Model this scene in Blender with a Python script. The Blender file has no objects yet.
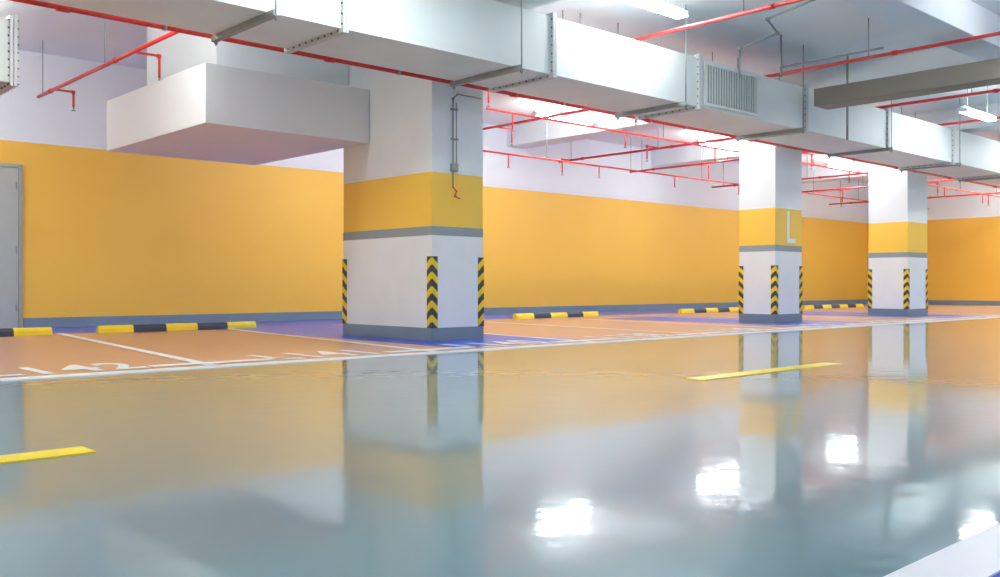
import bpy, bmesh, math, random
from mathutils import Vector, Matrix
random.seed(3)
S=bpy.context.scene
H=0.75
# ------------------------------------------------------------ materials
def new_mat(name):
    m=bpy.data.materials.new(name); m.use_nodes=True
    nt=m.node_tree; b=nt.nodes['Principled BSDF']
    return m,nt,b
def paint(name,col,rough=0.5,var=0.06,scale=2.0,bump=0.0,metal=0.0,bscale=60,coat=0.0):
    m,nt,b=new_mat(name)
    tc=nt.nodes.new('ShaderNodeNewGeometry')
    n=nt.nodes.new('ShaderNodeTexNoise'); n.inputs['Scale'].default_value=scale; n.inputs['Detail'].default_value=5
    nt.links.new(tc.outputs['Position'],n.inputs['Vector'])
    r=nt.nodes.new('ShaderNodeValToRGB')
    r.color_ramp.elements[0].position=0.3; r.color_ramp.elements[1].position=0.7
    c=Vector(col)
    r.color_ramp.elements[0].color=(*[max(0,x*(1-var)) for x in c],1)
    r.color_ramp.elements[1].color=(*[min(1,x*(1+var)) for x in c],1)
    nt.links.new(n.outputs['Fac'],r.inputs['Fac'])
    nt.links.new(r.outputs['Color'],b.inputs['Base Color'])
    b.inputs['Roughness'].default_value=rough
    b.inputs['Metallic'].default_value=metal
    b.inputs['Coat Weight'].default_value=coat
    if bump>0:
        n2=nt.nodes.new('ShaderNodeTexNoise'); n2.inputs['Scale'].default_value=bscale
        nt.links.new(tc.outputs['Position'],n2.inputs['Vector'])
        bp=nt.nodes.new('ShaderNodeBump'); bp.inputs['Strength'].default_value=bump; bp.inputs['Distance'].default_value=0.01
        nt.links.new(n2.outputs['Fac'],bp.inputs['Height']); nt.links.new(bp.outputs['Normal'],b.inputs['Normal'])
    return m
def epoxy(name,col,rough=0.1,var=0.02,ior=1.55,wave=0.05,coat=0.0,crough=0.1):
    m=paint(name,col,rough,var,0.5)
    nt=m.node_tree; b=nt.nodes['Principled BSDF']
    if wave>0:
        g=nt.nodes.new('ShaderNodeNewGeometry')
        n=nt.nodes.new('ShaderNodeTexNoise'); n.inputs['Scale'].default_value=5.0; n.inputs['Detail'].default_value=3
        nt.links.new(g.outputs['Position'],n.inputs['Vector'])
        b1=nt.nodes.new('ShaderNodeBump'); b1.inputs['Strength'].default_value=wave; b1.inputs['Distance'].default_value=0.02
        nt.links.new(n.outputs['Fac'],b1.inputs['Height'])
        nt.links.new(b1.outputs['Normal'],b.inputs['Normal'])
        nt.links.new(b1.outputs['Normal'],b.inputs['Coat Normal'])
    b.inputs['IOR'].default_value=ior
    if coat>0:
        b.inputs['Coat Weight'].default_value=coat; b.inputs['Coat Roughness'].default_value=crough
        b.inputs['Coat IOR'].default_value=1.42
    return m
def emis(name,col,s):
    m,nt,b=new_mat(name)
    b.inputs['Base Color'].default_value=(*col,1); b.inputs['Emission Color'].default_value=(*col,1)
    b.inputs['Emission Strength'].default_value=s
    return m
M={}
M['teal']=epoxy('epoxy_teal',(0.115,0.25,0.28),0.29,wave=0.06,ior=1.36,coat=1.0,crough=0.055)
M['bay']=epoxy('epoxy_terracotta',(0.54,0.275,0.155),0.3,ior=1.4,wave=0)
M['blue']=epoxy('epoxy_blue',(0.03,0.09,0.55),0.3,ior=1.35,wave=0)
M['linew']=epoxy('line_white',(0.90,0.90,0.90),0.3,0.02,ior=1.4,wave=0)
M['liney']=epoxy('line_yellow',(0.92,0.68,0.01),0.3,0.03,ior=1.4,wave=0)
M['white']=paint('wall_white',(0.85,0.87,0.91),0.6,0.02,1.0,0.05)
M['ceil']=paint('ceiling_white',(0.88,0.92,0.94),0.7,0.02,1.2,0.05)
M['orange']=paint('wall_orange',(0.89,0.50,0.07),0.5,0.02,0.5,0.02)
M['yellow']=paint('column_yellow',(0.92,0.57,0.075),0.4,0.02,1.0,0.02)
M['colw']=paint('column_white',(0.80,0.84,0.86),0.4,0.03,2.0,0.03)
M['grey']=paint('band_grey',(0.27,0.31,0.34),0.35,0.06,2.0)
M['base']=paint('skirting_grey',(0.18,0.24,0.31),0.3,0.06,2.0)
M['duct']=paint('duct_white',(0.74,0.78,0.765),0.5,0.04,1.5,0.04)
M['flange']=paint('duct_flange',(0.58,0.60,0.60),0.4,0.05,3.0)
M['steel']=paint('galvanised_steel',(0.30,0.33,0.33),0.45,0.12,5.0,0,0.4)
M['dark']=paint('dark_metal',(0.06,0.065,0.07),0.5,0.1,5.0)
M['red']=paint('pipe_red',(0.60,0.025,0.025),0.4,0.08,5.0)
M['door']=paint('door_grey',(0.42,0.43,0.40),0.5,0.04,2.0)
M['doorf']=paint('door_frame_grey',(0.34,0.33,0.28),0.5,0.04,2.0)
M['black']=paint('rubber_black',(0.03,0.035,0.06),0.5,0.1,5.0,0.1)
M['ryel']=paint('rubber_yellow',(0.82,0.60,0.02),0.4,0.05,5.0,0.05)
M['tray']=paint('tray_taupe',(0.22,0.20,0.165),0.5,0.04,2.0)
M['bulk']=paint('bulkhead_white',(0.80,0.80,0.81),0.55,0.02,1.0,0.03)
M['tube']=emis('diffuser_glow',(0.92,0.985,1.0),53)
def hazard():
    m,nt,b=new_mat('hazard_chevrons')
    tc=nt.nodes.new('ShaderNodeTexCoord'); sp=nt.nodes.new('ShaderNodeSeparateXYZ')
    nt.links.new(tc.outputs['Object'],sp.inputs[0])
    def mt(op,a=None,bv=None,v0=None,v1=None):
        n=nt.nodes.new('ShaderNodeMath'); n.operation=op
        if a: nt.links.new(a,n.inputs[0])
        if bv: nt.links.new(bv,n.inputs[1])
        if v0 is not None: n.inputs[0].default_value=v0
        if v1 is not None: n.inputs[1].default_value=v1
        return n.outputs[0]
    ax=mt('ABSOLUTE',sp.outputs['X']); ay=mt('ABSOLUTE',sp.outputs['Y'])
    s=mt('ADD',ax,ay); s=mt('MULTIPLY',s,None,None,0.9); s=mt('ADD',s,sp.outputs['Z'])
    s=mt('DIVIDE',s,None,None,0.19); s=mt('FRACT',s); s=mt('GREATER_THAN',s,None,None,0.5)
    mx=nt.nodes.new('ShaderNodeMix'); mx.data_type='RGBA'
    nt.links.new(s,mx.inputs['Factor'])
    mx.inputs['A'].default_value=(0.04,0.045,0.05,1); mx.inputs['B'].default_value=(0.80,0.58,0.02,1)
    nt.links.new(mx.outputs['Result'],b.inputs['Base Color']); b.inputs['Roughness'].default_value=0.4
    return m
M['haz']=hazard()
# ------------------------------------------------------------ mesh builder
class B:
    def __init__(s): s.bm=bmesh.new(); s.mats=[]
    def mi(s,k):
        if k not in s.mats: s.mats.append(k)
        return s.mats.index(k)
    def box(s,x0,x1,y0,y1,z0,z1,k):
        v=[s.bm.verts.new(p) for p in [(x0,y0,z0),(x1,y0,z0),(x1,y1,z0),(x0,y1,z0),(x0,y0,z1),(x1,y0,z1),(x1,y1,z1),(x0,y1,z1)]]
        i=s.mi(k)
        for f in [(3,2,1,0),(4,5,6,7),(0,1,5,4),(1,2,6,5),(2,3,7,6),(3,0,4,7)]:
            fc=s.bm.faces.new([v[j] for j in f]); fc.material_index=i
        return s
    def poly(s,pts,k):
        f=s.bm.faces.new([s.bm.verts.new(p) for p in pts]); f.material_index=s.mi(k); return s
    def cyl(s,a,b,r,k,n=12,r2=None):
        a=Vector(a); b=Vector(b); d=b-a
        q=Vector((0,0,1)).rotation_difference(d.normalized()).to_matrix()
        r2=r if r2 is None else r2
        A=[];C=[]
        for i in range(n):
            t=2*math.pi*i/n; o=q@Vector((math.cos(t),math.sin(t),0))
            A.append(s.bm.verts.new(a+o*r)); C.append(s.bm.verts.new(b+o*r2))
        mi=s.mi(k)
        for i in range(n):
            f=s.bm.faces.new([A[i],A[(i+1)%n],C[(i+1)%n],C[i]]); f.material_index=mi; f.smooth=True
        f=s.bm.faces.new(A[::-1]); f.material_index=mi
        f=s.bm.faces.new(C); f.material_index=mi
        return s
    def pipe(s,pts,r,k,couple=True):
        for i in range(len(pts)-1): s.cyl(pts[i],pts[i+1],r,k)
        if couple:
            for i in range(1,len(pts)-1):
                p=Vector(pts[i]); 
                for q in (pts[i-1],pts[i+1]):
                    d=(Vector(q)-p).normalized()
                    s.cyl(p-d*r*1.2,p+d*r*2.2,r*1.35,k)
        return s
    def obj(s,name,parent=None,bevel=0,loc=None):
        me=bpy.data.meshes.new(name); s.bm.normal_update(); s.bm.to_mesh(me); s.bm.free()
        for k in s.mats: me.materials.append(M[k])
        o=bpy.data.objects.new(name,me); S.collection.objects.link(o)
        if loc: o.location=loc
        if parent: o.parent=parent
        if bevel:
            md=o.modifiers.new('bevel','BEVEL'); md.width=bevel; md.segments=2; md.limit_method='ANGLE'
        return o
def empty(name,loc=(0,0,0)):
    e=bpy.data.objects.new(name,None); e.location=loc; e.empty_display_size=0.2; S.collection.objects.link(e); return e
# ------------------------------------------------------------ room shell
X0,X1,Y0,Y1,ZC=-7.0,36.0,-11.0,17.4,4.8
B().box(X0-.2,X1+.2,Y0-.2,Y1+.2,-0.2,0,'teal').obj('floor')
B().box(X0-.2,X1+.2,Y0-.2,Y1+.2,ZC,ZC+0.2,'ceil').obj('ceiling')
ZO=3.22
def wall(name,x0,x1,y0,y1):
    B().box(x0,x1,y0,y1,0,ZO,'orange').box(x0,x1,y0,y1,ZO,ZC,'white').obj(name)
wall('wall_back',X0-.2,X1+.2,Y1,Y1+.2)
wall('wall_right',X1,X1+.2,Y0,Y1)
wall('wall_left',X0-.2,X0,Y0,Y1)
wall('wall_front',X0-.2,X1+.2,Y0-.2,Y0)
bz=0.18
B().box(X0,2.78,Y1-.025,Y1,0,bz,'base').box(4.86,X1,Y1-.025,Y1,0,bz,'base').obj('baseboard_back',bevel=.004)
B().box(X1-.025,X1,Y0,Y1-.03,0,bz,'base').obj('baseboard_right')
B().box(X0,X0+.025,Y0,Y1-.03,0,bz,'base').obj('baseboard_left')
B().box(X0,X1,Y0,Y0+.025,0,bz,'base').obj('baseboard_front')
b=B()
for xa,xb in [(-3,-2.4),(7.8,8.45),(16.3,16.95),(22.2,22.85),(29.2,29.85)]:
    b.box(xa,xb,Y0,Y1,4.3,ZC,'ceil')
for ya,yb in [(-5.6,-5.0),(0.2,0.75),(5.2,5.75),(9.9,10.4)]:
    b.box(X0,X1,ya,yb,4.32,ZC,'ceil')
b.obj('ceiling_beams',bevel=.01)
# door
d=empty('door_1',(0,0,0))
B().box(2.78,2.9,Y1-.06,Y1,0,2.82,'doorf').box(4.77,4.84,Y1-.06,Y1,0,2.82,'doorf').box(2.9,4.77,Y1-.06,Y1,2.76,2.82,'doorf').obj('frame',d,bevel=.005)
b=B().box(2.9,3.83,Y1-.035,Y1,0.01,2.76,'door').box(3.84,4.77,Y1-.035,Y1,0.01,2.76,'door')
b.box(3.73,3.77,Y1-.05,Y1-.035,.9,1.2,'steel').cyl((3.75,Y1-.09,1.05),(3.75,Y1-.035,1.05),.012,'steel').cyl((3.75,Y1-.085,1.05),(3.63,Y1-.085,1.05),.012,'steel')
for z in (.3,1.3,2.4): b.cyl((4.74,Y1-.045,z),(4.74,Y1-.045,z+.12),.012,'steel')
b.obj('leaves',d,bevel=.003)
# ------------------------------------------------------------ floor markings
YL=8.05
mk=empty('parking_floor_markings')
sk=0.12
b=B()
e=0.003
b.box(X0,X1,YL,15.0,0.0,e,'bay').box(X0,X1,15.0,Y1-.03,0,e,'blue')
b.box(X0,X1,Y0+.03,0.9,0,e,'blue')
b.obj('bay_paint',mk)
cols=[(7.68,8.58,9.65,11.75),(16.16,17.15,9.65,10.45),(22.0,23.1,9.65,10.6)]
b=B()
for (a,c,y0,y1) in cols:
    b.box(a-.5,c+.9,YL+.45,y1+3.2,e,2*e,'blue')
b.obj('column_island_paint',mk)
b=B(); z=2*e; z2=3*e
b.box(X0,X1,YL-.08,YL+.08,0,z2,'linew')
x=5.17*H-4*2.64
xs=[]
while x<X1-1.5:
    xs.append(x)
    w=.06
    b.poly([(x-w,YL,z2),(x+w,YL,z2),(x+w+sk*7,YL+7,z2),(x-w+sk*7,YL+7,z2)],'linew')
    x+=2.64
b.box(X0,X1,.9,1.08,0,z2,'linew')
b.obj('white_lines',mk)
b=B()
for x in xs:
    b.box(x-.45,x+.9,YL+.28,YL+.46,z2-.001,z2+.001,'linew')
b.obj('white_bars',mk)
b=B()
for k in range(-1,5):
    xa=-.75+6.87*k
    b.box(xa,xa+2.25,4.29,4.47,0,z,'liney')
b.obj('yellow_lane_dashes',mk)
def text(s,loc,size,sx,parent,mat,name):
    c=bpy.data.curves.new(name,'FONT'); c.body=s; c.size=size; c.offset=.022; c.extrude=.001; c.align_x='CENTER'; c.space_character=1.12
    c.materials.append(M[mat]); o=bpy.data.objects.new(name,c); o.location=loc; o.scale=(sx,1,1)
    S.collection.objects.link(o)
    bpy.context.view_layer.update()
    dg=bpy.context.evaluated_depsgraph_get(); me=bpy.data.meshes.new_from_object(o.evaluated_get(dg))
    o2=bpy.data.objects.new(name,me); o2.location=loc; o2.scale=(sx,1,1); S.collection.objects.link(o2)
    bpy.data.objects.remove(o); 
    if parent: o2.parent=parent
    return o2
for i,n in enumerate(['L145','L144','L143','L142','L141','L140','L139','L138','L137','L136','L135','L134','L133']):
    if i+1<len(xs):
        text(n,((xs[i]+xs[i+1])/2+.14,YL+.26,z2),1.05,.60,mk,'linew','number')
# ------------------------------------------------------------ columns
def column(a,c,y0,y1,letter=None,conduit=False):
    p=empty('concrete_column',(a,y0,0))
    w=c-a; dp=y1-y0
    b=B()
    for z0,z1,k in [(0.18,1.41,'colw'),(1.53,2.25,'yellow'),(2.25,4.3,'colw')]:
        b.box(0,w,0,dp,z0,z1,k)
    g=.008
    b.box(-g,w+g,-g,dp+g,0,.18,'base').box(-g/2,w+g/2,-g/2,dp+g/2,1.41,1.53,'grey')
    b.obj('shaft',p)
    for (cx,cy,sx,sy) in [(0,0,1,1),(w,0,-1,1),(0,dp,1,-1),(w,dp,-1,-1)]:
        b=B(); t=.012; L=.09
        xa,xb=sorted((-sx*t,sx*L)); ya,yb=sorted((-sy*t,0))
        b.box(xa,xb,ya,yb,0,.95,'haz')
        xa,xb=sorted((-sx*t,0)); ya,yb=sorted((0,sy*L))
        b.box(xa,xb,ya,yb,0,.95,'haz')
        b.obj('corner_guard',p,loc=(cx,cy,.18))
    if letter:
        B().box(.43,.52,-.006,.0,1.58,2.20,'linew').box(.52,.76,-.006,0,1.58,1.67,'linew').obj('letter_l',p)
    if conduit:
        b=B(); x=.34
        b.pipe([(x+.5,-.03,3.32),(x+.08,-.03,3.32),(x,-.03,3.25),(x,-.03,2.05)],.010,'steel')
        b.pipe([(x+.06,-.03,3.2),(x+.06,-.03,2.35)],.007,'steel')
        b.box(x-.03,x+.07,-.06,0,2.28,2.38,'steel')
        b.pipe([(x,-.03,2.07),(x,-.10,2.0),(x-.05,-.13,1.93),(x+.03,-.14,1.9)],.009,'red')
        for z in (2.7,3.1): b.box(x-.02,x+.08,-.045,0,z,z+.02,'steel')
        b.obj('conduit',p)
for i,(a,c,y0,y1) in enumerate(cols):
    column(a,c,y0,y1,'L' if i==1 else None,i==0)
column(-3.1,-2.2,9.65,10.6)
# ------------------------------------------------------------ bulkhead
B().box(5.2,7.672,11.07,14.44,2.78,3.54,'bulk').box(5.6,7.672,11.6,13.9,3.54,4.8,'ceil').obj('ceiling_bulkhead',bevel=.008)
# ------------------------------------------------------------ main duct
dY0,dY1,dZ0,dZ1=8.18,9.30,3.40,4.13
p=empty('ventilation_duct')
b=B().box(X0,X1,dY0,dY1,dZ0,dZ1,'duct'); b.obj('duct_body',p)
b=B(); fx=2.25-3.1*3
while fx<X1-.5:
    o=.045
    for s in (-.032,.004):
        x=fx+s
        b.box(x,x+.028,dY0-o,dY0,dZ0-o,dZ1+o,'flange').box(x,x+.028,dY1,dY1+o,dZ0-o,dZ1+o,'flange')
        b.box(x,x+.028,dY0,dY1,dZ0-o,dZ0,'flange').box(x,x+.028,dY0,dY1,dZ1,dZ1+o,'flange')
    for i in range(7):
        z=dZ0+.04+i*(dZ1-dZ0-.08)/6
        b.cyl((fx-.045,dY0-.022,z),(fx+.045,dY0-.022,z),.010,'dark',6)
    for i in range(9):
        y=dY0+.05+i*(dY1-dY0-.1)/8
        b.cyl((fx-.045,y,dZ0-.022),(fx+.045,y,dZ0-.022),.010,'dark',6)
    fx+=3.1
b.obj('flanges',p)
b=B(); hx=4.5-3.3*3
while hx<X1-.5:
    b.box(hx-.03,hx+.03,dY0-.14,dY1+.08,dZ0-.06,dZ0-.052,'steel')
    b.box(hx-.03,hx-.022,dY0-.14,dY1+.08,dZ0-.052,dZ0,'steel')
    for y in (dY0-.10,dY1+.05):
        b.cyl((hx+.01,y,dZ0-.1),(hx+.01,y,4.8),.009,'steel',8)
        b.cyl((hx+.01,y,dZ0-.085),(hx+.01,y,dZ0-.06),.02,'steel',6)
    hx+=3.3
b.obj('hangers',p)
b=B(); ga,gb,gz0,gz1=11.72,13.1,3.48,4.05
yy=dY0
b.box(ga,gb,yy-.012,yy,gz0,gz1,'steel')
b.box(ga-.04,ga,yy-.035,yy,gz0-.04,gz1+.04,'duct').box(gb,gb+.04,yy-.035,yy,gz0-.04,gz1+.04,'duct')
b.box(ga,gb,yy-.035,yy,gz0-.04,gz0,'duct').box(ga,gb,yy-.035,yy,gz1,gz1+.04,'duct')
n=20
for i in range(n):
    x=ga+(i+.5)*(gb-ga)/n
    b.poly([(x-.006,yy-.032,gz0),(x+.018,yy-.014,gz0),(x+.018,yy-.014,gz1),(x-.006,yy-.032,gz1)],'duct')
    b.box(x-.014,x-.004,yy-.034,yy-.012,gz0,gz1,'duct')
b.obj('air_grille',p)
p=empty('branch_duct')
B().box(X0,3.62,13.4,14.6,3.42,4.25,'duct').obj('duct_body',p)
b=B().box(3.62,3.66,13.35,14.65,3.37,4.3,'flange').box(3.57,3.61,13.35,14.65,3.37,4.3,'flange')
for i in range(9):
    z=3.40+i*.105; b.cyl((3.55,13.372,z),(3.68,13.372,z),.012,'dark',6)
for i in range(9):
    y=13.42+i*.14; b.cyl((3.55,y,3.39),(3.68,y,3.39),.012,'dark',6)
b.obj('flanges',p)
b=B()
for x in (-4,-1,2.5):
    for y in (13.3,14.7): b.cyl((x,y,3.36),(x,y,4.8),.01,'steel',8)
    b.box(x-.03,x+.03,13.22,14.78,3.37,3.42,'steel')
b.obj('hangers',p)
# taupe trunking on the right
p=empty('cable_trunking')
B().box(14.25,14.7,-6,7.8,3.70,3.99,'tray').obj('trunking_body',p,bevel=.01)
b=B()
for y in (-4,-1,2.4,4.6):
    for x in (14.2,14.75): b.cyl((x,y,3.62),(x,y,4.8),.01,'steel',8)
    b.box(14.15,14.8,y-.03,y+.03,3.65,3.70,'steel')
b.obj('hanger_rods',p)
# ------------------------------------------------------------ red sprinkler pipes
p=empty('fire_sprinkler_pipework')
b=B(); y=9.47; zm=3.43
b.cyl((X0+.01,y,zm),(X1-.01,y,zm),.032,'red',16)
x=X0+1
while x<X1:
    b.cyl((x-.06,y,zm),(x+.06,y,zm),.045,'red',16)
    b.cyl((x+1,y,zm),(x+1,y,4.8),.008,'steel',8)
    b.cyl((x+.985,y,zm),(x+1.015,y,zm),.042,'steel',12)
    x+=3
b.obj('main_pipe',p)
def branch(x,y0,y1,z,r=.028,drops=(),yhang=2.8):
    b=B()
    def run(ya,yb,zz):
        b.cyl((x,ya,zz),(x,yb,zz),r,'red',14)
        y=ya+1
        while y<yb:
            b.cyl((x,y-.04,zz),(x,y+.04,zz),r*1.35,'red',14)
            if y+.4<yb: b.cyl((x,y+.4,zz),(x,y+.4,4.8),.008,'steel',8)
            y+=yhang
    run(9.47,y1,z)
    if y0<9: run(y0,9.47,4.2)
    for (yd,dz,dx) in drops:
        zb=z if yd>9.47 else 4.2
        b.pipe([(x,yd,zb),(x+dx,yd,zb),(x+dx,yd,zb+dz)],r*.65,'red')
        zz=zb+dz; s=1 if dz>0 else -1
        b.cyl((x+dx,yd,zz),(x+dx,yd,zz+s*.05),.012,'steel',8)
        b.cyl((x+dx,yd,zz+s*.05),(x+dx,yd,zz+s*.06),.035,'steel',12)
    b.cyl((x,9.47,zm),(x,9.47,4.2+r if y0<9 else z+r),r,'red')
    b.obj('branch_pipe',p)
branch(4.9,9.47,16.7,3.9,.028,[(12.6,-.3,.35),(15.9,-.25,.3)])
branch(10.3,-6,16.9,4.2,.026,[(3,-.25,.4),(12.0,-.3,.5),(15.2,-.3,.5)])
branch(13.7,-6,16.9,4.2,.026,[(3,-.25,.4),(11.5,-.3,.5),(15,-.3,.5)])
branch(17.7,-6,16.9,3.98,.028,[(4,-.25,.4),(11.6,-.3,.5),(13.6,-.3,-.5),(16.5,-.35,-.3)])
branch(20.6,-6,16.9,3.95,.026,[(4,-.25,.4),(11.6,-.3,.5),(14.6,-.35,.5)])
branch(24.6,-6,16.9,3.8,.026,[(4,-.25,.4),(11.6,-.3,.5),(14.6,-.35,.5)])
branch(28,-6,16.9,3.8,.026,[(4,-.25,.4),(11.6,-.3,.5),(14.6,-.35,.5)])
branch(32,-6,16.9,3.7,.026,[(4,-.25,.4),(11.6,-.3,.5),(14.6,-.35,.5)])
b=B(); 
for y,z in ((14.9,3.62),(11.6,3.7)):
    b.cyl((10.4,y,z),(X1-.2,y,z),.02,'red',12)
    for x in range(11,35,3):
        b.cyl((x,y,z),(x,y,z-.28),.015,'red',10); b.cyl((x,y,z-.28),(x,y,z-.3),.03,'steel',10)
        b.cyl((x+1.2,y,z),(x+1.2,y,4.8),.007,'steel',6)
b.obj('cross_pipes',p)
p=empty('electrical_conduits')
b=B()
b.pipe([(12.0,6.3,4.76),(12.0,7.3,4.6),(12.3,7.3,4.45),(12.3,7.95,4.35),(12.3,7.95,3.9)],.016,'steel')
b.pipe([(12.9,6,4.1),(12.9,7.6,4.1),(13.4,7.9,4.1),(13.4,7.9,4.75)],.016,'steel')
b.cyl((15.6,7.9,3.3),(15.6,7.9,4.79),.02,'steel')
b.obj('conduit_drops',p)
# ------------------------------------------------------------ luminaires and added fill lights
def lamp(x,y,z=4.1,L=1.5):
    b=B()
    b.box(x-L/2,x+L/2,y-.03,y+.03,z+.012,z+.05,'duct')
    b.box(x-L/2+.03,x+L/2-.03,y-.08,y+.08,z-.06,z+.01,'tube')
    b.box(x-L/2,x-L/2+.028,y-.09,y+.09,z-.065,z+.012,'duct').box(x+L/2-.028,x+L/2,y-.09,y+.09,z-.065,z+.012,'duct')
    for s in (-.5,.5): b.cyl((x+s,y,z+.05),(x+s,y,4.8),.006,'steel',6)
    b.obj('fluorescent_or_fill_light')  # one build for visible fixtures and added fill lights
for x in [-4.2,1.05,5.2,19.2,24.3,30.8,34]:  # lane row: one reflected fixture, plus out-of-frame ones added for more light
    lamp(x,7.05)
lamp(9.7,7.75,4.5,1.8)
for x in [-4.2,-1,2.6,11.0,15.2,21.2,28.0]:
    lamp(x,14.9 if x<3 else 14.4,4.5,1.8)
for x in [-4,1.0,4,10.3,12.9,15.1,18.5,20.9,24.3,27,30.9,33.0,34.9]:  # invented fill row tucked behind the duct to brighten bays and wall
    lamp(x,10.75,4.2)
for x in [-4.2,0.6,5,13.2,18,24,28,33]:  # unseen row added as fill, hung high for glow on the ceiling
    lamp(x,3.6,4.4)
for x in [-3.8,2,9.2,15.3,21.3,28,34]:  # unseen rows beside and behind the camera, added for overall brightness
    lamp(x,-1.5); lamp(x,-7.0)
# ------------------------------------------------------------ wheel stops
def stop(x0,y,n,L=.5,first=1):
    b=B(); x=x0
    for i in range(n):
        k='ryel' if (i+first)%2 else 'black'
        h=.12; w=.075
        P=[(-w,0.004),(w,0.004),(w*.85,h*.6),(w*.5,h),(-w*.5,h),(-w*.85,h*.6)]
        A=[b.bm.verts.new((x,y+a,c)) for a,c in P]; C=[b.bm.verts.new((x+L,y+a,c)) for a,c in P]
        mi=b.mi(k)
        for j in range(6):
            f=b.bm.faces.new([A[j],C[j],C[(j+1)%6],A[(j+1)%6]]); f.material_index=mi
        b.bm.faces.new(A).material_index=mi; b.bm.faces.new(C[::-1]).material_index=mi
        x+=L
    bmesh.ops.recalc_face_normals(b.bm,faces=b.bm.faces)
    b.obj('wheel_stop',bevel=.006)
y=14.8
stop(2.4,y,4,.53,0); stop(5.2,y,5,.53,1); stop(14.1,y,5,.54,1); stop(20.1,y,5,.55,1); stop(26.4,y,7,.55,1)
stop(-.6,y,4,.5,1)
# ------------------------------------------------------------ world + camera
w=bpy.data.worlds.new('World'); S.world=w; w.use_nodes=True
w.node_tree.nodes['Background'].inputs[0].default_value=(.8,.85,.9,1); w.node_tree.nodes['Background'].inputs[1].default_value=.3
cam=bpy.data.cameras.new('Camera'); co=bpy.data.objects.new('Camera',cam); S.collection.objects.link(co)
cam.sensor_width=36; cam.lens=932/1000*36; cam.shift_y=-.0035
co.location=(0,0,H); co.rotation_euler=(math.pi/2,0,-math.radians(42.7))
cam.clip_end=200
S.camera=co
S.view_settings.view_transform='Standard'
